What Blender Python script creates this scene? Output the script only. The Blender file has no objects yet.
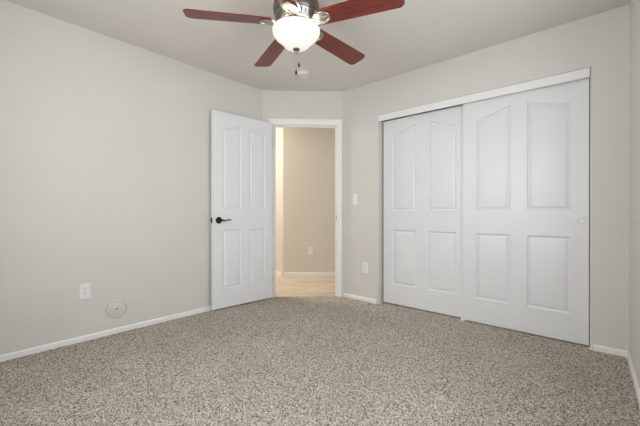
import bpy, bmesh, math, random
import numpy as np
from mathutils import Vector, Matrix
from mathutils.geometry import tessellate_polygon
PI = math.pi
S = bpy.context.scene
COL = S.collection

# ------------------------------------------------------------------ camera, sky, lights, exposure
F_PX, PSI, PITCH, EYE = 328.72, 0.72476, -0.00245, 1.0046
cam_d = bpy.data.cameras.new('camera'); cam_d.sensor_width = 36.0
cam_d.lens = F_PX * 36.0 / 640.0; cam_d.clip_start = 0.02
cam = bpy.data.objects.new('camera', cam_d); COL.objects.link(cam)
cam.location = (0, 0, EYE); cam.rotation_euler = (PI/2 + PITCH, 0, PSI)
S.camera = cam

world = bpy.data.worlds.new('sky'); S.world = world; world.use_nodes = True
bg = world.node_tree.nodes['Background']
bg.inputs['Color'].default_value = (0.80, 0.90, 1.0, 1); bg.inputs['Strength'].default_value = 2.0

def area(name, loc, rot, sx, sy, power, color):
    d = bpy.data.lights.new(name, 'AREA'); d.shape = 'RECTANGLE'; d.size = sx; d.size_y = sy
    d.energy = power; d.color = color
    o = bpy.data.objects.new(name, d); o.location = loc; o.rotation_euler = rot; COL.objects.link(o); return o
# added daylight panel outside an assumed right wall window, out of frame,
area('added_window_light', (0.62, 1.49, 1.50), (PI/2, 0, PI/2 + 0.0367), 1.7, 1.5, 32, (0.96, 0.985, 1.0))
# and another outside an assumed window in the wall behind the camera
area('added_window_light', (-1.15, -0.80, 1.45), (PI/2, 0, 0), 1.8, 1.5, 57, (1.0, 0.985, 0.955))

S.view_settings.view_transform = 'Standard'; S.view_settings.look = 'None'
S.view_settings.gamma = 1.0; S.view_settings.use_curve_mapping = False
S.view_settings.exposure = 0.0

# ------------------------------------------------------------------ room numbers (metres)
L, D, YA, XB, R, H = 3.0769, 3.1156, 2.4495, -2.3884, 0.0948, 2.44
YF = -0.45                                   # wall behind the camera
TH = 0.115                                   # wall thickness
A = Vector((-L, YA)); B = Vector((XB, D)); DL = (B - A).length
E = (B - A).normalized(); N = Vector((-E.y, E.x))
def dg(s, n): p = A + E*s + N*n; return (p.x, p.y)     # along / out through the angled doorway wall
RS = 0.0367                                  # the right wall runs slightly off square
def xr(y): return R + (D - y)*RS

# ------------------------------------------------------------------ materials
def mat(name):
    m = bpy.data.materials.new(name); m.use_nodes = True
    nt = m.node_tree; return m, nt, nt.nodes['Principled BSDF']
def node(nt, t, **kw):
    n = nt.nodes.new(t)
    for k, v in kw.items(): setattr(n, k, v)
    return n
def ramp(nt, stops, interp='LINEAR'):
    r = node(nt, 'ShaderNodeValToRGB'); cr = r.color_ramp; cr.interpolation = interp
    while len(cr.elements) < len(stops): cr.elements.new(0.5)
    for e, (p, c) in zip(cr.elements, stops): e.position = p; e.color = (*c, 1)
    return r
def simple(name, col, rough=0.5, metal=0.0, bump=0.0, bscale=200, spec=0.5, vary=0.0):
    m, nt, b = mat(name)
    b.inputs['Base Color'].default_value = (*col, 1); b.inputs['Roughness'].default_value = rough
    b.inputs['Metallic'].default_value = metal; b.inputs['Specular IOR Level'].default_value = spec
    tc = node(nt, 'ShaderNodeTexCoord')
    if vary:
        n1 = node(nt, 'ShaderNodeTexNoise'); n1.inputs['Scale'].default_value = 3.0; n1.inputs['Detail'].default_value = 3
        nt.links.new(tc.outputs['Object'], n1.inputs['Vector'])
        r = ramp(nt, [(0.3, tuple(c*(1-vary) for c in col)), (0.7, tuple(min(1, c*(1+vary)) for c in col))])
        nt.links.new(n1.outputs['Fac'], r.inputs['Fac']); nt.links.new(r.outputs['Color'], b.inputs['Base Color'])
    if bump:
        n = node(nt, 'ShaderNodeTexNoise'); n.inputs['Scale'].default_value = bscale; n.inputs['Detail'].default_value = 3
        bp = node(nt, 'ShaderNodeBump'); bp.inputs['Strength'].default_value = bump; bp.inputs['Distance'].default_value = 0.002
        nt.links.new(tc.outputs['Object'], n.inputs['Vector']); nt.links.new(n.outputs['Fac'], bp.inputs['Height'])
        nt.links.new(bp.outputs['Normal'], b.inputs['Normal'])
    return m
M = {}
M['wall'] = simple('greige_paint', (0.708, 0.686, 0.657), 0.62, bump=0.25, bscale=120, spec=0.35, vary=0.012)
M['hallwall'] = simple('beige_hall_paint', (0.71, 0.685, 0.63), 0.62, bump=0.25, bscale=120, spec=0.35, vary=0.012)
M['ceiling'] = simple('ceiling_paint', (0.74, 0.71, 0.67), 0.8, bump=0.35, bscale=60, spec=0.2, vary=0.012)
M['white'] = simple('white_semigloss', (0.82, 0.83, 0.845), 0.35, bump=0.03, bscale=60, spec=0.5)
M['trim'] = simple('white_trim_paint', (0.90, 0.895, 0.885), 0.4, spec=0.5)
M['plastic'] = simple('white_plastic', (0.88, 0.875, 0.86), 0.35)
M['cover'] = simple('painted_cover', (0.70, 0.675, 0.64), 0.5, spec=0.4)
M['slot'] = simple('dark_slot', (0.05, 0.045, 0.04), 0.6)
M['black'] = simple('oil_rubbed_bronze', (0.018, 0.016, 0.015), 0.38, metal=0.6)
M['steel'] = simple('satin_steel', (0.45, 0.44, 0.42), 0.35, metal=1.0)
M['nickel'] = simple('brushed_nickel', (0.33, 0.31, 0.285), 0.34, metal=0.9, bump=0.05, bscale=80)
M['housing'] = simple('dark_pewter', (0.17, 0.155, 0.14), 0.32, metal=0.85)
M['detector'] = simple('detector_plastic', (0.80, 0.775, 0.73), 0.45)

def wood_mat():
    m, nt, b = mat('cherry_blade_wood')
    tc = node(nt, 'ShaderNodeTexCoord'); mp = node(nt, 'ShaderNodeMapping'); mp.inputs['Scale'].default_value = (3, 60, 20)
    n = node(nt, 'ShaderNodeTexNoise'); n.inputs['Scale'].default_value = 1.0; n.inputs['Detail'].default_value = 5; n.inputs['Distortion'].default_value = 0.6
    r = ramp(nt, [(0.25, (0.090, 0.015, 0.011)), (0.55, (0.185, 0.033, 0.022)), (0.8, (0.28, 0.056, 0.034))])
    nt.links.new(tc.outputs['Object'], mp.inputs['Vector']); nt.links.new(mp.outputs['Vector'], n.inputs['Vector'])
    nt.links.new(n.outputs['Fac'], r.inputs['Fac']); nt.links.new(r.outputs['Color'], b.inputs['Base Color'])
    b.inputs['Roughness'].default_value = 0.34
    return m
M['wood'] = wood_mat()

def bowl_mat():
    m, nt, b = mat('lit_frosted_glass')
    out = nt.nodes['Material Output']
    b.inputs['Base Color'].default_value = (0.45, 0.44, 0.42, 1); b.inputs['Roughness'].default_value = 0.25
    b.inputs['Emission Color'].default_value = (1.0, 0.95, 0.88, 1)
    tc = node(nt, 'ShaderNodeTexCoord')
    n = node(nt, 'ShaderNodeTexNoise'); n.inputs['Scale'].default_value = 9; n.inputs['Detail'].default_value = 3
    r = node(nt, 'ShaderNodeMapRange'); r.inputs['To Min'].default_value = 0.52; r.inputs['To Max'].default_value = 0.66
    nt.links.new(tc.outputs['Object'], n.inputs['Vector']); nt.links.new(n.outputs['Fac'], r.inputs['Value'])
    nt.links.new(r.outputs['Result'], b.inputs['Emission Strength'])
    return m
M['bowl'] = bowl_mat()

def carpet_mat():
    m, nt, b = mat('flecked_frieze_carpet')
    tc = node(nt, 'ShaderNodeTexCoord')
    nz = node(nt, 'ShaderNodeTexNoise'); nz.inputs['Scale'].default_value = 60; nz.inputs['Detail'].default_value = 2
    mx = node(nt, 'ShaderNodeVectorMath', operation='MULTIPLY_ADD'); mx.inputs[1].default_value = (0.006,)*3
    nt.links.new(tc.outputs['Object'], nz.inputs['Vector'])
    nt.links.new(nz.outputs['Color'], mx.inputs[0]); nt.links.new(tc.outputs['Object'], mx.inputs[2])
    v = node(nt, 'ShaderNodeTexVoronoi'); v.inputs['Scale'].default_value = 250
    nt.links.new(mx.outputs[0], v.inputs['Vector'])
    sep = node(nt, 'ShaderNodeSeparateColor'); nt.links.new(v.outputs['Color'], sep.inputs['Color'])
    r = ramp(nt, [(0.0, (0.055, 0.042, 0.03)), (0.16, (0.125, 0.099, 0.075)), (0.32, (0.41, 0.358, 0.296)), (0.6, (0.62, 0.553, 0.472)), (1.0, (0.92, 0.85, 0.75))])
    nt.links.new(sep.outputs['Red'], r.inputs['Fac'])
    # brushed pile: broad soft patches
    n2 = node(nt, 'ShaderNodeTexNoise'); n2.inputs['Scale'].default_value = 2.2; n2.inputs['Detail'].default_value = 3
    nt.links.new(tc.outputs['Object'], n2.inputs['Vector'])
    mr = node(nt, 'ShaderNodeMapRange'); mr.inputs['From Min'].default_value = 0.3; mr.inputs['From Max'].default_value = 0.7
    mr.inputs['To Min'].default_value = 0.93; mr.inputs['To Max'].default_value = 1.07
    nt.links.new(n2.outputs['Fac'], mr.inputs['Value'])
    mul = node(nt, 'ShaderNodeVectorMath', operation='SCALE')
    nt.links.new(r.outputs['Color'], mul.inputs[0]); nt.links.new(mr.outputs['Result'], mul.inputs['Scale'])
    nt.links.new(mul.outputs[0], b.inputs['Base Color'])
    b.inputs['Roughness'].default_value = 0.95; b.inputs['Specular IOR Level'].default_value = 0.1
    bp = node(nt, 'ShaderNodeBump'); bp.inputs['Strength'].default_value = 0.6; bp.inputs['Distance'].default_value = 0.006
    nt.links.new(v.outputs['Distance'], bp.inputs['Height']); bp.invert = True
    nt.links.new(bp.outputs['Normal'], b.inputs['Normal'])
    return m
M['carpet'] = carpet_mat()

def plank_mat():
    m, nt, b = mat('light_oak_planks')
    tc = node(nt, 'ShaderNodeTexCoord'); mp = node(nt, 'ShaderNodeMapping')
    mp.inputs['Rotation'].default_value = (0, 0, -math.atan2(E.y, E.x))
    nt.links.new(tc.outputs['Object'], mp.inputs['Vector'])
    br = node(nt, 'ShaderNodeTexBrick'); br.inputs['Scale'].default_value = 1.0
    br.inputs['Brick Width'].default_value = 1.2; br.inputs['Row Height'].default_value = 0.18
    br.inputs['Mortar Size'].default_value = 0.0016
    br.inputs['Color1'].default_value = (0.69, 0.58, 0.46, 1); br.inputs['Color2'].default_value = (0.82, 0.72, 0.59, 1)
    br.inputs['Mortar'].default_value = (0.36, 0.28, 0.20, 1)
    nt.links.new(mp.outputs['Vector'], br.inputs['Vector'])
    m2 = node(nt, 'ShaderNodeMapping'); m2.inputs['Scale'].default_value = (2.5, 22, 1)
    nt.links.new(mp.outputs['Vector'], m2.inputs['Vector'])
    n = node(nt, 'ShaderNodeTexNoise'); n.inputs['Scale'].default_value = 1; n.inputs['Detail'].default_value = 5; n.inputs['Distortion'].default_value = 1.0
    nt.links.new(m2.outputs['Vector'], n.inputs['Vector'])
    mr = node(nt, 'ShaderNodeMapRange'); mr.inputs['From Min'].default_value = 0.3; mr.inputs['From Max'].default_value = 0.7
    mr.inputs['To Min'].default_value = 0.78; mr.inputs['To Max'].default_value = 1.15
    nt.links.new(n.outputs['Fac'], mr.inputs['Value'])
    mul = node(nt, 'ShaderNodeVectorMath', operation='SCALE')
    nt.links.new(br.outputs['Color'], mul.inputs[0]); nt.links.new(mr.outputs['Result'], mul.inputs['Scale'])
    nt.links.new(mul.outputs[0], b.inputs['Base Color']); b.inputs['Roughness'].default_value = 0.45
    return m
M['planks'] = plank_mat()

def glass_mat():
    m, nt, b = mat('window_glass'); out = nt.nodes['Material Output']
    t = node(nt, 'ShaderNodeBsdfTransparent'); g = node(nt, 'ShaderNodeBsdfGlossy'); g.inputs['Roughness'].default_value = 0.02
    mx = node(nt, 'ShaderNodeMixShader'); mx.inputs[0].default_value = 0.05
    nt.links.new(t.outputs[0], mx.inputs[1]); nt.links.new(g.outputs[0], mx.inputs[2])
    nt.links.new(mx.outputs[0], out.inputs['Surface']); nt.nodes.remove(b)
    return m
M['glass'] = glass_mat()

# ------------------------------------------------------------------ mesh helpers
class MB:
    """collects vertices and faces of ONE mesh"""
    def __init__(s): s.v = []; s.f = []
    def add(s, vs, fs, mtx=None):
        o = len(s.v)
        s.v += [tuple((mtx @ Vector(p)) if mtx else p) for p in vs]
        s.f += [tuple(i + o for i in f) for f in fs]; return s
    def box(s, x0, x1, y0, y1, z0, z1, mtx=None):
        vs = [(x, y, z) for x in (x0, x1) for y in (y0, y1) for z in (z0, z1)]
        return s.add(vs, [(0,1,3,2), (4,6,7,5), (0,4,5,1), (2,3,7,6), (0,2,6,4), (1,5,7,3)], mtx)
    def bevbox(s, x0, x1, y0, y1, z0, z1, b, mtx=None, seg=2):
        bm = bmesh.new(); bmesh.ops.create_cube(bm, size=1)
        for v in bm.verts:
            v.co = Vector(((x0+x1)/2 + v.co.x*(x1-x0), (y0+y1)/2 + v.co.y*(y1-y0), (z0+z1)/2 + v.co.z*(z1-z0)))
        bmesh.ops.bevel(bm, geom=bm.edges[:], offset=b, segments=seg, profile=0.5, affect='EDGES')
        s.bm(bm, mtx); return s
    def bm(s, bm, mtx=None):
        bm.verts.ensure_lookup_table(); bm.verts.index_update()
        s.add([v.co.copy() for v in bm.verts], [[v.index for v in f.verts] for f in bm.faces], mtx); bm.free()
    def prism(s, poly, z0, z1, mtx=None):
        n = len(poly)
        vs = [(x, y, z0) for x, y in poly] + [(x, y, z1) for x, y in poly]
        fs = [tuple(range(n-1, -1, -1)), tuple(range(n, 2*n))] + [(i, (i+1) % n, n + (i+1) % n, n + i) for i in range(n)]
        return s.add(vs, fs, mtx)
    def lathe(s, prof, seg=40, mtx=None):
        vs = []; fs = []; n = len(prof)
        for k in range(seg):
            a = 2*PI*k/seg
            vs += [(r*math.cos(a), r*math.sin(a), z) for r, z in prof]
        for k in range(seg):
            k2 = (k+1) % seg
            for i in range(n-1): fs.append((k*n+i, k2*n+i, k2*n+i+1, k*n+i+1))
        return s.add(vs, fs, mtx)
    def tube(s, pts, rad, seg=10, closed=False, flat=1.0, mtx=None):
        pts = [Vector(p) for p in pts]; n = len(pts); vs = []; fs = []
        rads = rad if isinstance(rad, (list, tuple)) else [rad]*n
        for i, p in enumerate(pts):
            if closed: t = (pts[(i+1) % n] - pts[i-1]).normalized()
            else: t = (pts[min(i+1, n-1)] - pts[max(i-1, 0)]).normalized()
            ref = Vector((0, 0, 1)) if abs(t.z) < 0.95 else Vector((1, 0, 0))
            a = t.cross(ref).normalized(); b = a.cross(t).normalized()
            for k in range(seg):
                q = 2*PI*k/seg
                vs.append(p + a*rads[i]*math.cos(q) + b*rads[i]*flat*math.sin(q))
        m = n if closed else n-1
        for i in range(m):
            j = (i+1) % n
            for k in range(seg):
                k2 = (k+1) % seg; fs.append((i*seg+k, i*seg+k2, j*seg+k2, j*seg+k))
        if not closed: fs += [tuple(range(seg-1, -1, -1)), tuple(range((n-1)*seg, n*seg))]
        return s.add(vs, fs, mtx)
    def build(s, name, material, parent=None, loc=(0,0,0), rotz=0, smooth=None, bevel=0):
        me = bpy.data.meshes.new(name); me.from_pydata([tuple(p) for p in s.v], [], s.f)
        bm = bmesh.new(); bm.from_mesh(me); bmesh.ops.recalc_face_normals(bm, faces=bm.faces); bm.to_mesh(me); bm.free()
        me.materials.append(material)
        o = bpy.data.objects.new(name, me); COL.objects.link(o); o.location = loc; o.rotation_euler = (0, 0, rotz)
        if parent: o.parent = parent
        if bevel:
            bv = o.modifiers.new('bevel', 'BEVEL'); bv.width = bevel; bv.segments = 2; bv.limit_method = 'ANGLE'; bv.angle_limit = 0.7
        if smooth is not None:
            me.set_sharp_from_angle(angle=smooth)
            for p in me.polygons: p.use_smooth = True
        return o
def tag(o, label=None, cat=None, group=None, kind=None):
    if label: o['label'] = label
    if cat: o['category'] = cat
    if group: o['group'] = group
    if kind: o['kind'] = kind
    return o
def struct(o, label, cat): return tag(o, label, cat, kind='structure')
def thing(name, label, cat, loc=(0,0,0), rotz=0, group=None):
    o = bpy.data.objects.new(name, None); COL.objects.link(o); o.empty_display_size = 0.1
    o.location = loc; o.rotation_euler = (0, 0, rotz); return tag(o, label, cat, group)
def arc(cx, cy, r, a0, a1, n=6):
    return [(cx + r*math.cos(a0 + (a1-a0)*i/n), cy + r*math.sin(a0 + (a1-a0)*i/n)) for i in range(n+1)]

# ------------------------------------------------------------------ the setting: carpet
def carpet():
    """a dense grid of pile, cut to the room's outline"""
    step = 0.0085
    bm = bmesh.new()
    nx = int((0.24 + L)/step); ny = int((D + 0.30 - YF)/step)
    xs = np.linspace(-L, 0.24, nx); ys = np.linspace(YF, D + 0.30, ny)
    rng = np.random.default_rng(3)
    X, Y = np.meshgrid(xs, ys, indexing='ij')
    X = X + rng.uniform(-0.003, 0.003, X.shape); Y = Y + rng.uniform(-0.003, 0.003, Y.shape)
    Z = rng.uniform(-0.004, 0.004, X.shape) + 0.0015*np.sin(X*9 + 2*np.sin(Y*5))*np.sin(Y*8)
    co = np.stack([X, Y, Z], -1).reshape(-1, 3)
    # inside test per quad centre
    cx = (X[:-1, :-1] + X[1:, 1:])/2; cy = (Y[:-1, :-1] + Y[1:, 1:])/2
    ins = (cx < R + (D - np.minimum(cy, D))*RS) & (cx > -L)
    ins &= ((cx - A.x)*N.x + (cy - A.y)*N.y) < 0.02
    ins &= (cy < D) | ((cx > -1.905) & (cx < -0.119))
    I, J = np.nonzero(ins); a = I*ny + J
    quads = np.stack([a, a + ny, a + ny + 1, a + 1], -1)
    used, inv = np.unique(quads, return_inverse=True); quads = inv.reshape(-1, 4); co = co[used]
    me = bpy.data.meshes.new('floor'); nq = len(quads)
    me.vertices.add(len(co)); me.vertices.foreach_set('co', co.ravel())
    me.loops.add(nq*4); me.loops.foreach_set('vertex_index', quads.ravel().astype(np.int32))
    me.polygons.add(nq); me.polygons.foreach_set('loop_start', np.arange(0, nq*4, 4, dtype=np.int32))
    me.update(calc_edges=True); me.validate()
    me.polygons.foreach_set('use_smooth', np.ones(nq, dtype=bool))
    me.materials.append(M['carpet'])
    bm.free()
    o = bpy.data.objects.new('floor', me); COL.objects.link(o)
    return struct(o, 'flecked beige and brown frieze carpet covering the bedroom floor', 'floor')
carpet()

hall_floor = [dg(0.0, 0.006), dg(DL, 0.006), dg(1.42, 0.006), dg(1.42, 1.5), (-3.9, 3.8), (-5.5, 3.8), (-5.5, 1.1), (-3.16, 1.1), (-3.16, YA - 0.03)]
struct(MB().prism(hall_floor, -0.06, -0.006).build('floor_hall', M['planks']), 'light oak plank floor of the hallway beyond the doorway', 'floor')
struct(MB().prism([(-5.6, -0.7), (0.45, -0.7), (0.45, 4.0), (-1.9, 4.0), (-1.9, 5.2), (-5.6, 5.2)], H, H + 0.1).build('ceiling', M['ceiling']),
       'flat greige ceiling over the bedroom', 'ceiling')

# ------------------------------------------------------------------ walls
struct(MB().prism([(-L, YF - TH), (-L, YA), (-L - TH, YA + 0.04), (-L - TH, YF - TH)], -0.06, H).build('wall_left', M['wall']),
       'long plain greige wall on the left', 'wall')
S0, S1, ZH = 0.122, 0.895, 2.050            # rough opening of the doorway
w = MB()
w.prism([dg(0, 0), dg(S0, 0), dg(S0, TH), dg(-0.04, TH)], -0.06, H)
w.prism([dg(S1, 0), dg(DL, 0), dg(DL + 0.05, TH), dg(S1, TH)], -0.06, H)
w.prism([dg(S0, 0), dg(S1, 0), dg(S1, TH), dg(S0, TH)], ZH, H)
struct(w.build('wall_corner', M['wall']), 'short angled greige wall holding the open doorway', 'wall')

X0, X1, ZC, RB = -1.907, -0.117, 2.067, 0.019   # closet opening, rounded plaster corners
w = MB()
w.prism([(XB, D)] + arc(X0 - RB, D + RB, RB, -PI/2, 0) + [(X0, D + TH), (XB - 0.05, D + TH)], -0.06, H)
w.prism(arc(X1 + RB, D + RB, RB, PI, 1.5*PI) + [(R, D), (R + TH, D), (R + TH, D + TH), (X1, D + TH)], -0.06, H)
hd = arc(D + 0.008, ZC + 0.008, 0.008, PI, 1.5*PI)             # (y, z) outline of the header
hd = [(D, H)] + hd + [(D + TH, ZC), (D + TH, H)]
vs = [(X0 - RB, y, z) for y, z in hd] + [(X1 + RB, y, z) for y, z in hd]; n = len(hd)
w.add(vs, [tuple(range(n)), tuple(range(2*n-1, n-1, -1))] + [(i, (i+1) % n, n + (i+1) % n, n + i) for i in range(n)])
struct(w.build('wall_back', M['wall'], smooth=0.6), 'greige wall with the wide closet opening and rounded corners', 'wall')

RLEN = (D - YF)/math.cos(math.atan(RS)); rd = Vector((RS, -1)).normalized()
mrw = Matrix(((-rd.y, rd.x, 0, R), (rd.x, rd.y, 0, D), (0, 0, 1, 0), (0, 0, 0, 1)))   # local x = out of the room, y = towards the camera
WY0, WY1, WZ0, WZ1 = 0.95, 2.35, 0.85, 2.10
w = MB()
w.box(0, TH, 0, WY0, -0.06, H, mrw); w.box(0, TH, WY1, RLEN + 0.12, -0.06, H, mrw)
w.box(0, TH, WY0, WY1, -0.06, WZ0, mrw); w.box(0, TH, WY0, WY1, WZ1, H, mrw)
struct(w.build('wall_right', M['wall']), 'sliver of greige wall at the right edge', 'wall')
FX0, FX1 = -1.95, -0.45
w = MB(); y0, y1 = YF - TH, YF
w.box(-L - TH, FX0, y0, y1, -0.06, H); w.box(FX1, xr(YF), y0, y1, -0.06, H)
w.box(FX0, FX1, y0, y1, -0.06, WZ0); w.box(FX0, FX1, y0, y1, WZ1, H)
struct(w.build('wall_front', M['wall']), 'greige wall with an assumed window, behind the camera', 'wall')
w = MB()
w.box(X0 - 0.1, X0, D + TH, D + 0.78, -0.06, H); w.box(X1, X1 + 0.1, D + TH, D + 0.78, -0.06, H)
w.box(X0 - 0.1, X1 + 0.1, D + 0.70, D + 0.80, -0.06, H); w.box(X0, X1, D + 0.3, D + 0.70, -0.06, -0.004)
struct(w.build('wall_closet', M['wall']), 'inside of the closet behind the sliding doors', 'wall')

# hallway: wall facing the doorway with an outside corner at its left end
K = A + E*0.152 + N*1.316
r = 0.035; ang = math.atan2(E.y, E.x)
ctr = K + N*r + E*r*math.tan(PI/8)           # 45 degree turn, rounded
fillet = [(ctr.x + r*math.cos(t), ctr.y + r*math.sin(t)) for t in [(-PI/2) + ang*i/8 for i in range(9)]]
poly = [(-5.5, K.y)] + fillet + [dg(1.42, 1.316), dg(1.42, 1.5), (-5.5, 5.1)]
struct(MB().prism(poly, -0.06, H).build('wall_hall', M['hallwall'], smooth=0.5), 'warm lit beige hallway wall seen through the doorway', 'wall')
w = MB()
w.prism([dg(1.30, TH - 0.02), dg(1.42, TH - 0.02), dg(1.42, 1.316), dg(1.30, 1.316)], -0.06, H)
w.prism([dg(DL, TH - 0.03), dg(1.42, TH - 0.03), dg(1.42, TH), dg(DL, TH)], -0.06, H)
struct(w.build('wall_hall_end', M['hallwall']), 'end wall of the hallway', 'wall')
w = MB(); w.box(-5.6, -5.5, 1.1, K.y, -0.06, H); w.box(-5.6, -L - TH, 1.0, 1.1, -0.06, H)
struct(w.build('wall_hall_side', M['hallwall']), 'side wall of the hallway', 'wall')

# ------------------------------------------------------------------ baseboards
def board(name, p, q, side, label, z0=-0.006, h=0.043, t=0.012, ends=True):
    p = Vector(p); q = Vector(q); d = (q - p); ln = d.length; d.normalize(); nn = Vector((-d.y, d.x))*side
    prof = [(0, z0), (t, z0), (t, h - 0.010), (t*0.75, h - 0.004), (t*0.35, h), (0, h)]
    vs = []
    for base in (p, q):
        vs += [(base.x + nn.x*a, base.y + nn.y*a, z) for a, z in prof]
    n = len(prof)
    o = MB().add(vs, [tuple(range(n)), tuple(range(2*n-1, n-1, -1))] + [(i, (i+1) % n, n + (i+1) % n, n + i) for i in range(n)]).build(name, M['trim'])
    return struct(o, label, 'baseboard')
board('baseboard_left', (-L, YF), (-L, YA), -1, 'low white baseboard along the long left wall')
board('baseboard_back_left', (XB + 0.004, D), (X0 - RB - 0.008, D), -1, 'short white baseboard between doorway and closet')
board('baseboard_back_right', (X1 + RB, D), (R, D), -1, 'short white baseboard right of the closet')
board('baseboard_right', (R, D), (xr(YF), YF), -1, 'white baseboard along the right wall')
board('baseboard_front', (-L + 0.012, YF), (xr(YF) - 0.012, YF), 1, 'white baseboard under the assumed window')
board('baseboard_hall', dg(0.175, 1.316), dg(1.29, 1.316), -1, 'white baseboard along the facing hallway wall', z0=-0.006, h=0.055)
board('baseboard_hall_side', (-5.5, K.y), (K.x - 0.012, K.y), -1, 'white baseboard on the bright receding hallway wall', z0=-0.006, h=0.055)

# ------------------------------------------------------------------ doorway trim: jambs, stops and casing
mt = Matrix(((E.x, N.x, 0, A.x), (E.y, N.y, 0, A.y), (0, 0, 1, 0), (0, 0, 0, 1)))   # local (s, n, z)
J0, J1, JH = 0.140, 0.877, 2.034
fr = MB()
fr.box(S0, J0, 0, TH, -0.005, ZH, mt); fr.box(J1, S1, 0, TH, -0.005, ZH, mt); fr.box(J0, J1, 0, TH, JH, ZH, mt)
fr.box(J0, J0 + 0.011, 0.040, 0.075, -0.005, JH, mt); fr.box(J1 - 0.011, J1, 0.040, 0.075, -0.005, JH, mt)
fr.box(J0 + 0.011, J1 - 0.011, 0.040, 0.075, JH - 0.011, JH, mt)
def casing(b, n0, sgn):
    i0, i1, o0, o1, hi, ho = J0 - 0.005, J1 + 0.005, J0 - 0.064, J1 + 0.064, JH + 0.006, JH + 0.074
    prof = [(0.0, 0.0), (0.0, 0.008), (0.10, 0.011), (0.75, 0.015), (0.93, 0.014), (1.0, 0.009), (1.0, 0.0)]   # across the face, thickness
    stations = [lambda t: (i0 + (o0 - i0)*t, -0.006), lambda t: (i0 + (o0 - i0)*t, hi + (ho - hi)*t),
                lambda t: (i1 + (o1 - i1)*t, hi + (ho - hi)*t), lambda t: (i1 + (o1 - i1)*t, -0.006)]
    n = len(prof); vs = []
    for st in stations:
        for t, d in prof:
            s_, z_ = st(t); vs.append((s_, n0 + sgn*d, z_))
    fs = [tuple(range(n)), tuple(range(4*n-1, 3*n-1, -1))]
    for k in range(3): fs += [(k*n+i, k*n+(i+1) % n, (k+1)*n+(i+1) % n, (k+1)*n+i) for i in range(n)]
    b.add(vs, fs, mt)
casing(fr, 0.0, -1); casing(fr, TH, 1)
frame = struct(fr.build('trim_1', M['trim']), 'white casing and jambs around the open doorway', 'door frame')
sp = MB().box(J1 - 0.0025, J1 - 0.0001, 0.004, 0.036, 0.905, 0.965, mt).build('strike_plate', M['black'], frame)
sp['label'] = 'dark strike plate'

# ------------------------------------------------------------------ four panel arched doors
PX = (0.112, 0.391, 0.510, 0.797)            # panel columns in a 0.908 wide door
def slab(w, h, t, cols, z_rows, both=True):
    """moulded door: x 0..w, front face at y=0 looking to -y"""
    zb0, zb1, zu0, zlo, zhi = z_rows
    def outline(c0, c1, z0, ztop, d):
        n = 14; x0, x1 = c0 + d, c1 - d; pts = [(x0, z0 + d), (x1, z0 + d)]
        for i in range(n + 1):
            x = x1 + (x0 - x1)*i/n; pts.append((x, ztop((x - c0)/(c1 - c0)) - d))
        return pts
    def up(u): return zlo + (zhi - zlo)*(0.5 - 0.5*math.cos(PI*u*0.86))/(0.5 - 0.5*math.cos(PI*0.86))
    panels = [(cols[0], cols[1], zb0, lambda u: zb1), (cols[2], cols[3], zb0, lambda u: zb1),
              (cols[0], cols[1], zu0, up), (cols[2], cols[3], zu0, lambda u: up(1 - u))]
    b = MB()
    for side in ((0, 1) if both else (0,)):
        y0 = 0.0 if side == 0 else t; sg = 1 if side == 0 else -1
        loops = [[(0, 0), (w, 0), (w, h), (0, h)]] + [outline(*p, 0.0) for p in panels]
        flat = [q for lp in loops for q in lp]
        tris = tessellate_polygon([[Vector((x, z, 0)) for x, z in lp] for lp in loops])
        b.add([(x, y0, z) for x, z in flat], [tuple(tr) for tr in tris])
        for p in panels:
            steps = [(0.0, 0.0), (0.003, 0.002), (0.010, 0.0110), (0.014, 0.0122), (0.019, 0.0118), (0.031, 0.0045), (0.042, 0.0030)]
            rings = [[(x, y0 + sg*dy, z) for x, z in outline(*p, d)] for d, dy in steps]
            n = len(rings[0]); vs = [q for rg in rings for q in rg]
            fs = [(k*n+i, k*n+(i+1) % n, (k+1)*n+(i+1) % n, (k+1)*n+i) for k in range(len(rings)-1) for i in range(n)]
            last = rings[-1]; tr = tessellate_polygon([[Vector((x, z, 0)) for x, y, z in last]])
            fs += [tuple((len(rings)-1)*n + i for i in q) for q in tr]
            b.add(vs, fs)
    if not both: b.add([(0, t, 0), (w, t, 0), (w, t, h), (0, t, h)], [(0, 1, 2, 3)])
    b.add([(0, 0, 0), (w, 0, 0), (w, 0, h), (0, 0, h), (0, t, 0), (w, t, 0), (w, t, h), (0, t, h)],
          [(0, 1, 5, 4), (1, 2, 6, 5), (2, 3, 7, 6), (3, 0, 4, 7)])
    return b
def build_slab(b, name, loc, rotz):
    bm_ = bmesh.new(); me = bpy.data.meshes.new(name); me.from_pydata(b.v, [], b.f); bm_.from_mesh(me)
    bmesh.ops.remove_doubles(bm_, verts=bm_.verts, dist=1e-5); bmesh.ops.recalc_face_normals(bm_, faces=bm_.faces)
    bm_.to_mesh(me); bm_.free(); me.materials.append(M['white'])
    o = bpy.data.objects.new(name, me); COL.objects.link(o); o.location = loc; o.rotation_euler = (0, 0, rotz)
    me.set_sharp_from_angle(angle=0.30)
    for p in me.polygons: p.use_smooth = True
    return o

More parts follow.
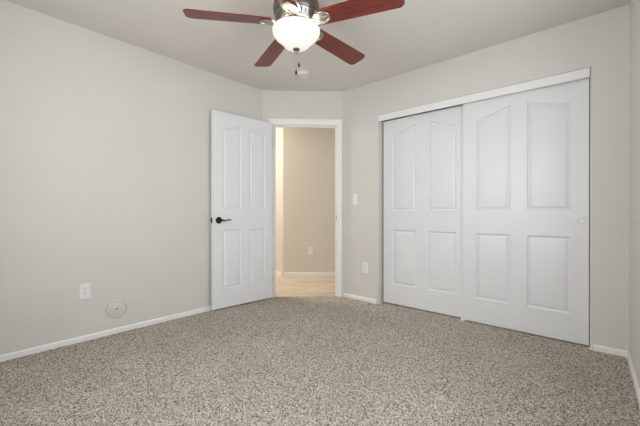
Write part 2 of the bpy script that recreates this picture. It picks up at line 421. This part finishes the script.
# bedroom door, swung right open towards the left wall
HP = Vector((-2.945, 2.515)); FP = Vector((-3.006, 1.762)); DW = 0.729
rot = math.atan2(HP.y - FP.y, HP.x - FP.x)
ZB = 0.016
rows = lambda zb: (0.222 - zb, 0.815 - zb, 1.020 - zb, 1.845 - zb, 1.912 - zb)
door1 = build_slab(slab(DW, 2.020, 0.035, (0.110, 0.330, 0.426, 0.640), (0.208 - ZB, 0.821 - ZB, 1.036 - ZB, 1.876 - ZB, 1.930 - ZB)), 'door_1', (FP.x, FP.y, ZB), rot)
struct(door1, 'open white four panel arched door with black lever, near the left wall', 'door')
hz = 0.922 - ZB; hx = 0.066
def lever(y, sg):
    h = MB()
    base = Matrix.Translation((hx, y, hz)) @ Matrix.Rotation(PI/2*sg, 4, 'X')
    h.lathe([(0.0, 0.0), (0.034, 0.0), (0.0345, 0.004), (0.031, 0.009), (0.018, 0.013), (0.0125, 0.016), (0.0115, 0.046), (0.010, 0.050), (0.0, 0.051)], 28, base)
    yy = y - sg*0.043
    pts = [(hx - 0.008, yy, hz), (hx + 0.012, yy, hz + 0.001), (hx + 0.04, yy, hz - 0.001), (hx + 0.068, yy, hz + 0.001), (hx + 0.092, yy, hz + 0.006), (hx + 0.112, yy + sg*0.004, hz + 0.004), (hx + 0.120, yy + sg*0.008, hz)]
    h.tube(pts, [0.010, 0.010, 0.0075, 0.006, 0.006, 0.006, 0.004], 12)
    o = h.build('door_handle', M['black'], door1, smooth=0.7); o['label'] = 'black lever handle on a round rose'
lever(0.0, 1); lever(0.035, -1)
lp = MB().box(-0.0018, 0.0, 0.004, 0.031, hz - 0.029, hz + 0.029)
lp.bevbox(-0.010, 0.0, 0.011, 0.024, hz - 0.011, hz + 0.011, 0.002)
lp.build('latch_plate', M['black'], door1)['label'] = 'dark latch plate with a bolt on the free edge'
for z in (0.20, 1.0, 1.80):
    hb = MB(); c = (DW + 0.006, 0.040, z)
    hb.lathe([(0, -0.045), (0.006, -0.045), (0.006, 0.045), (0, 0.045)], 14, Matrix.Translation(c))
    hb.box(DW, DW + 0.006, 0.006, 0.040, z - 0.044, z + 0.044)
    hb.build('hinge', M['black'], door1, smooth=0.7)

# closet sliding doors
YR, YL = D + 0.045, D + 0.080
door2 = build_slab(slab(0.918, 1.995, 0.032, (0.106, 0.384, 0.508, 0.788), rows(0.012), both=False), 'door_2', (-1.889, YL, 0.012), 0)
struct(door2, 'left white sliding closet door, behind the other one', 'closet door')
door3 = build_slab(slab(0.907, 2.020, 0.032, (0.112, 0.390, 0.509, 0.798), rows(0.010), both=False), 'door_3', (-1.030, YR, 0.010), 0)
struct(door3, 'right white sliding closet door, in front of the other one', 'closet door')
def finger_pull(parent, x, z):
    p = MB(); m = Matrix.Translation((x, 0, z)) @ Matrix.Rotation(PI/2, 4, 'X')
    p.lathe([(0.0, -0.002), (0.017, -0.001), (0.0205, 0.0008), (0.0225, 0.0055), (0.025, 0.0062), (0.0285, 0.0045), (0.0300, 0.0)], 36, m)
    p.build('finger_pull', M['white'], parent, smooth=0.9)['label'] = 'round white finger pull'
finger_pull(door3, 0.863, 0.928); finger_pull(door2, 0.036, 0.936)

fa = MB().bevbox(X0 + 0.001, X1 - 0.001, D + 0.001, D + 0.019, 1.998, ZC - 0.002, 0.002)
fascia = struct(fa.build('trim_2', M['trim']), 'white track fascia along the top of the closet doors', 'trim')
tr = MB().box(X0 + 0.002, X1 - 0.002, D + 0.019, D + 0.112, ZC - 0.012, ZC - 0.002)
tr.build('track', M['steel'], fascia)
gd = MB().bevbox(-1.046, -1.008, D + 0.030, D + 0.108, -0.004, 0.006, 0.002)
gd.bevbox(-1.046, -1.008, D + 0.036, D + 0.042, -0.004, 0.026, 0.002)
tag(gd.build('door_guide', M['plastic']), 'small white floor guide where the two sliding closet doors overlap', 'door guide')

# ------------------------------------------------------------------ assumed windows, out of frame, added and placed to light the room
def window(name, m, a0, a1, label):
    """local x = out of the room, y = along the wall"""
    wf = MB(); am = (a0 + a1)/2
    for (a, b_, c, d_) in ((a0, a1, WZ0, WZ0 + 0.05), (a0, a1, WZ1 - 0.05, WZ1), (a0, a0 + 0.05, WZ0 + 0.05, WZ1 - 0.05), (a1 - 0.05, a1, WZ0 + 0.05, WZ1 - 0.05), (am - 0.025, am + 0.025, WZ0 + 0.05, WZ1 - 0.05)):
        wf.box(0.045, 0.095, a, b_, c, d_, m)
    win = struct(wf.build(name, M['trim']), label, 'window')
    for a, b_ in ((a0 + 0.05, am - 0.025), (am + 0.025, a1 - 0.05)):
        MB().box(0.069, 0.073, a, b_, WZ0 + 0.05, WZ1 - 0.05, m).build('window_pane', M['glass'], win)
    MB().bevbox(-0.015, 0.044, a0 + 0.002, a1 - 0.002, WZ0 + 0.0005, WZ0 + 0.018, 0.004, m).build('window_sill', M['trim'], win)
window('assumed_window_1', mrw, WY0, WY1, 'assumed white framed sliding window in the right wall, added for daylight')
mfw = Matrix(((0, 1, 0, 0), (-1, 0, 0, YF), (0, 0, 1, 0), (0, 0, 0, 1)))
window('assumed_window_2', mfw, FX0, FX1, 'assumed white framed sliding window behind the camera, added for daylight')

# ------------------------------------------------------------------ wall plates (local: x across, z up, wall plane y=0, facing -y)
def outlet(loc, rotz, label):
    t = thing('wall_outlet', label, 'outlet', loc, rotz, 'duplex outlets low on the walls')
    MB().bevbox(-0.0365, 0.0365, -0.006, 0.0, -0.059, 0.059, 0.0025).build('cover_plate', M['plastic'], t)
    for z in (0.0195, -0.0195):
        r_ = MB(); pts = [(0.0165*math.cos(a), 0.0145*math.sin(a)*1.0) for a in [2*PI*i/28 for i in range(28)]]
        pts = [(max(-0.0165, min(0.0165, x*1.12)), max(-0.0125, min(0.0125, y*1.05))) for x, y in pts]
        r_.prism(pts, 0.0, 0.0025, Matrix.Translation((0, -0.0058, z)) @ Matrix.Rotation(PI/2, 4, 'X'))
        rc = r_.build('receptacle', M['plastic'], t)
        for x, hh in ((-0.0065, 0.0042), (0.0065, 0.0036)):
            MB().box(x - 0.0012, x + 0.0012, -0.0088, -0.0080, z + 0.003 - hh, z + 0.003 + hh).build('slot', M['slot'], rc)
        MB().lathe([(0, 0), (0.0026, 0), (0.0026, 0.0006), (0, 0.0006)], 12, Matrix.Translation((0, -0.0082, z - 0.0075)) @ Matrix.Rotation(PI/2, 4, 'X')).build('ground_hole', M['slot'], rc)
    MB().lathe([(0, 0), (0.0032, 0), (0.0026, 0.0014), (0, 0.0016)], 12, Matrix.Translation((0, -0.0058, 0)) @ Matrix.Rotation(PI/2, 4, 'X')).build('screw', M['steel'], t)
    return t
# wall normals: left wall faces +x, back wall faces -y, hall wall faces -N
outlet((-L, 0.703, 0.388), PI/2, 'white duplex outlet on the long left wall beside the round cover')
outlet((-2.075, D, 0.378), 0, 'white duplex outlet below the light switch beside the closet')
ho = dg(0.584, 1.316)
outlet((ho[0], ho[1], 0.394), ang, 'white duplex outlet on the hallway wall seen through the doorway')

sw = thing('light_switch', 'white rocker light switch between the doorway and the closet', 'light switch', (-2.209, D, 1.151))
MB().bevbox(-0.036, 0.036, -0.006, 0.0, -0.0585, 0.0585, 0.0025).build('cover_plate', M['plastic'], sw)
rk = MB(); rk.add([(-0.0165, -0.0055, -0.033), (0.0165, -0.0055, -0.033), (0.0165, -0.0055, 0.033), (-0.0165, -0.0055, 0.033),
                   (-0.0165, -0.0075, -0.033), (0.0165, -0.0075, -0.033), (0.0165, -0.0075, 0), (-0.0165, -0.0075, 0), (0.0165, -0.0105, 0.033), (-0.0165, -0.0105, 0.033)],
                  [(0, 1, 5, 4), (4, 5, 6, 7), (7, 6, 8, 9), (9, 8, 2, 3), (0, 4, 7, 9, 3), (1, 2, 8, 6, 5), (0, 3, 2, 1)])
rk.build('rocker', M['plastic'], sw)

cv = thing('round_cover_plate', 'round blank cover plate painted to match, low on the left wall', 'cover plate', (-L, 0.921, 0.205), PI/2)
mr_ = Matrix.Rotation(PI/2, 4, 'X')
MB().lathe([(0, 0.014), (0.056, 0.014), (0.060, 0.012), (0.0635, 0.0155), (0.069, 0.0145), (0.0735, 0.010), (0.0745, 0.0)], 56, mr_).build('cover', M['cover'], cv, smooth=0.5)
MB().bevbox(-0.011, 0.011, -0.0165, -0.0135, -0.0035, 0.0035, 0.001).build('screw', M['housing'], cv)

sd = thing('smoke_detector', 'round white smoke detector on the ceiling behind the fan', 'smoke detector', (-2.37, 2.42, H))
MB().lathe([(0, 0), (0.066, 0), (0.066, -0.006), (0.064, -0.009), (0, -0.009)], 44).build('base', M['detector'], sd, smooth=0.5)
MB().lathe([(0.061, -0.009), (0.0635, -0.012), (0.063, -0.024), (0.057, -0.034), (0.045, -0.038), (0.030, -0.036), (0, -0.036)], 44).build('cover', M['detector'], sd, smooth=0.6)
MB().lathe([(0, -0.0355), (0.012, -0.0355), (0.011, -0.0385), (0, -0.039)], 24).build('test_button', M['plastic'], sd, smooth=0.5)

# ------------------------------------------------------------------ ceiling fan
FX, FY, ZBL = -1.498, 1.465, 2.203
fan = thing('ceiling_fan', 'five blade cherry wood ceiling fan with a lit white glass bowl', 'ceiling fan', (FX, FY, H))
z = lambda v: v - H
MB().lathe([(0, 0), (0.078, 0), (0.080, -0.010), (0.074, -0.030), (0.062, -0.046), (0, -0.046)], 44).build('canopy', M['housing'], fan, smooth=0.5)
hs = MB(); hs.lathe([(0, z(2.398)), (0.075, z(2.398)), (0.120, z(2.385)), (0.140, z(2.355)), (0.144, z(2.320)), (0.144, z(2.272)), (0.141, z(2.254)), (0.136, z(2.246)), (0, z(2.246))], 56)
hs.lathe([(0.1435, z(2.300)), (0.147, z(2.297)), (0.147, z(2.288)), (0.1435, z(2.285))], 56)
hs.build('motor_housing', M['housing'], fan, smooth=0.5)
# vented ring that carries the blade arms
vr = MB()
vr.lathe([(0.0, z(2.246)), (0.134, z(2.246)), (0.135, z(2.240)), (0.118, z(2.206)), (0.106, z(2.194)), (0.0, z(2.192))], 60)
vr.build('vented_ring', M['nickel'], fan, smooth=0.5)
vn = MB()
for k in range(30):
    a = 2*PI*(k + 0.5)/30
    m = Matrix.Rotation(a, 4, 'Z') @ Matrix.Translation((0.1268, 0, z(2.2230))) @ Matrix.Rotation(math.atan2(-0.034, 0.017), 4, 'Y')
    vn.bevbox(-0.011, 0.011, -0.0032, 0.0032, -0.0010, 0.0008, 0.0006, m, 1)
o = vn.build('vent_slots', M['slot'], fan); o['label'] = 'dark cooling slots round the ring'
sh = MB(); sh.lathe([(0, z(2.192)), (0.060, z(2.192)), (0.062, z(2.176)), (0.070, z(2.168)), (0.074, z(2.160)), (0.070, z(2.152)), (0.03, z(2.150)), (0, z(2.150))], 44)
sh.build('switch_housing', M['nickel'], fan, smooth=0.5)
MB().lathe([(0.06, z(2.1715)), (0.112, z(2.1695)), (0.118, z(2.1665)), (0.117, z(2.1645)), (0.06, z(2.166))], 48).build('bulb_baffle', M['nickel'], fan, smooth=0.6)  # added plate that keeps the bulb's light off the metal above
for k in range(3):                           # thumb screws and struts that carry the glass
    a = 2*PI*k/3 + 0.4
    st = MB(); st.tube([(0.068*math.cos(a), 0.068*math.sin(a), z(2.160)), (0.110*math.cos(a), 0.110*math.sin(a), z(2.163)), (0.150*math.cos(a), 0.150*math.sin(a), z(2.163)), (0.158*math.cos(a), 0.158*math.sin(a), z(2.160))], [0.004, 0.004, 0.004, 0.006], 10)
    st.build('glass_arm', M['nickel'], fan, smooth=0.7)
bowl = [(0.1480, z(2.162)), (0.1505, z(2.158)), (0.1500, z(2.145)), (0.1455, z(2.129)), (0.1330, z(2.112)), (0.1140, z(2.097)), (0.0980, z(2.083)), (0.0855, z(2.068)), (0.0710, z(2.054)), (0.0450, z(2.044)), (0.0150, z(2.040)), (0.0, z(2.0395))]
inner = [(max(r_ - 0.004, 0.0), zz + 0.004) for r_, zz in bowl[::-1]]
gl = MB().lathe(bowl + inner[:-1] + [(0.1445, z(2.162)), bowl[0]], 64).build('glass_bowl', M['bowl'], fan, smooth=0.8)
gl['label'] = 'glowing white frosted glass bowl'
MB().lathe([(0, z(2.041)), (0.020, z(2.041)), (0.0215, z(2.036)), (0.017, z(2.030)), (0.010, z(2.026)), (0.008, z(2.018)), (0.005, z(2.010)), (0, z(2.008))], 24).build('finial', M['housing'], fan, smooth=0.6)
for k in range(5):
    a = math.radians(232.5 - 72*k); tilt = math.radians(-12)
    rad = Matrix.Rotation(a, 4, 'Z')
    # blade: its own object frame runs along the blade so the grain follows it
    pts = []
    r0, r1, w0, w1 = 0.150, 0.672, 0.060, 0.0725
    outl = [(r0, -w0*0.75), (r0 + 0.014, -w0), (r1 - 0.026, -w1), (r1 - 0.004, -w1*0.74), (r1, -w1*0.5), (r1, w1*0.5), (r1 - 0.004, w1*0.74), (r1 - 0.026, w1), (r0 + 0.014, w0), (r0, w0*0.75)]
    b = MB().prism(outl, -0.003, 0.003)
    bl = b.build('blade', M['wood'], fan, bevel=0.0012)
    bl.matrix_local = Matrix.Translation((0, 0, z(ZBL))) @ rad @ Matrix.Rotation(math.radians(1.1), 4, 'Y') @ Matrix.Rotation(tilt, 4, 'X')
    # decorative open loop arm under the blade root
    ir = MB(); tm = Matrix.Translation((0, 0, z(ZBL))) @ rad @ Matrix.Rotation(math.radians(1.1), 4, 'Y') @ Matrix.Rotation(tilt, 4, 'X')
    loop = [(0.172 + 0.055*math.cos(t), 0.040*math.sin(t)*(1.0 + 0.15*math.cos(t)), -0.0072) for t in [2*PI*i/40 for i in range(40)]]
    ir.tube(loop, 0.0075, 8, closed=True, flat=0.55, mtx=tm)
    ir.prism([(x, y) for x, y, _ in loop], -0.0072, -0.0032, tm)
    ir.tube([(0.128, 0, -0.0072), (0.16, 0, -0.0068), (0.200, 0, -0.0068), (0.232, 0, -0.0072)], [0.009, 0.008, 0.008, 0.007], 8, flat=0.5, mtx=tm)
    for xx, yy in ((0.168, 0.0), (0.205, 0.0), (0.180, 0.038), (0.180, -0.038)):
        ir.lathe([(0, -0.0035), (0.005, -0.0035), (0.0045, 0.0), (0.002, 0.0018), (0, 0.002)], 12, tm @ Matrix.Translation((xx, yy, -0.010)) @ Matrix.Rotation(PI, 4, 'X'))
    s_ = MB()
    for sy in (-1, 1):
        ir.tube([(0.090, sy*0.016, z(2.200)), (0.100, sy*0.019, z(2.196)), (0.108, sy*0.019, z(2.193)), (0.118, sy*0.013, z(2.192)), (0.130, sy*0.004, z(2.193))], [0.009, 0.0085, 0.008, 0.0075, 0.007], 10, flat=0.7, mtx=rad)
    ir.bevbox(0.078, 0.104, -0.024, 0.024, z(2.189), z(2.198), 0.003, rad)
    ir.build('blade_arm', M['nickel'], fan, smooth=0.7)
# two pull chains hanging on the far side of the glass
fwd = Vector((-math.sin(PSI), math.cos(PSI))); rgt = Vector((math.cos(PSI), math.sin(PSI)))
for dx, dz, zf in ((0.006, 0.158, 2.006), (-0.013, 0.160, 1.957)):
    px, py = (fwd*dz + rgt*dx)
    ch = MB(); n = 46; ztop = 2.168
    ch.tube([(px*0.45, py*0.45, z(ztop + 0.002)), (px*0.9, py*0.9, z(ztop)), (px, py, z(ztop - 0.006)), (px, py, z(zf + 0.02))], 0.0004, 6)
    m_ = int((ztop - 0.006 - zf - 0.02)/0.004)
    for i in range(m_):
        ch.lathe([(0, -0.0012), (0.0009, -0.0006), (0.0009, 0.0006), (0, 0.0012)], 6, Matrix.Translation((px, py, z(zf + 0.02 + i*0.004))))
    pc = ch.build('pull_chain', M['steel'], fan)
    MB().lathe([(0, 0.022), (0.0022, 0.021), (0.003, 0.015), (0.0058, 0.008), (0.0072, 0.0), (0.0062, -0.007), (0.003, -0.011), (0, -0.012)], 16, Matrix.Translation((px, py, z(zf)))).build('fob', M['black'], pc, smooth=0.8)['label'] = 'dark bell shaped pull fob'
# lamp bulbs inside the bowl
ld = bpy.data.lights.new('fan_bulb', 'POINT'); ld.energy = 9; ld.color = (1.0, 0.90, 0.76); ld.shadow_soft_size = 0.035
lo = bpy.data.objects.new('fan_bulb', ld); COL.objects.link(lo); lo.parent = fan; lo.location = (0.0, 0.0, z(2.118))

# hallway ceiling lamp, round the corner on the left
hd_ = bpy.data.lights.new('hall_lamp', 'POINT'); hd_.energy = 56; hd_.color = (1.0, 0.915, 0.79); hd_.shadow_soft_size = 0.12
hl = bpy.data.objects.new('hall_lamp', hd_); COL.objects.link(hl); hl.location = (-4.5, 2.35, 2.22)
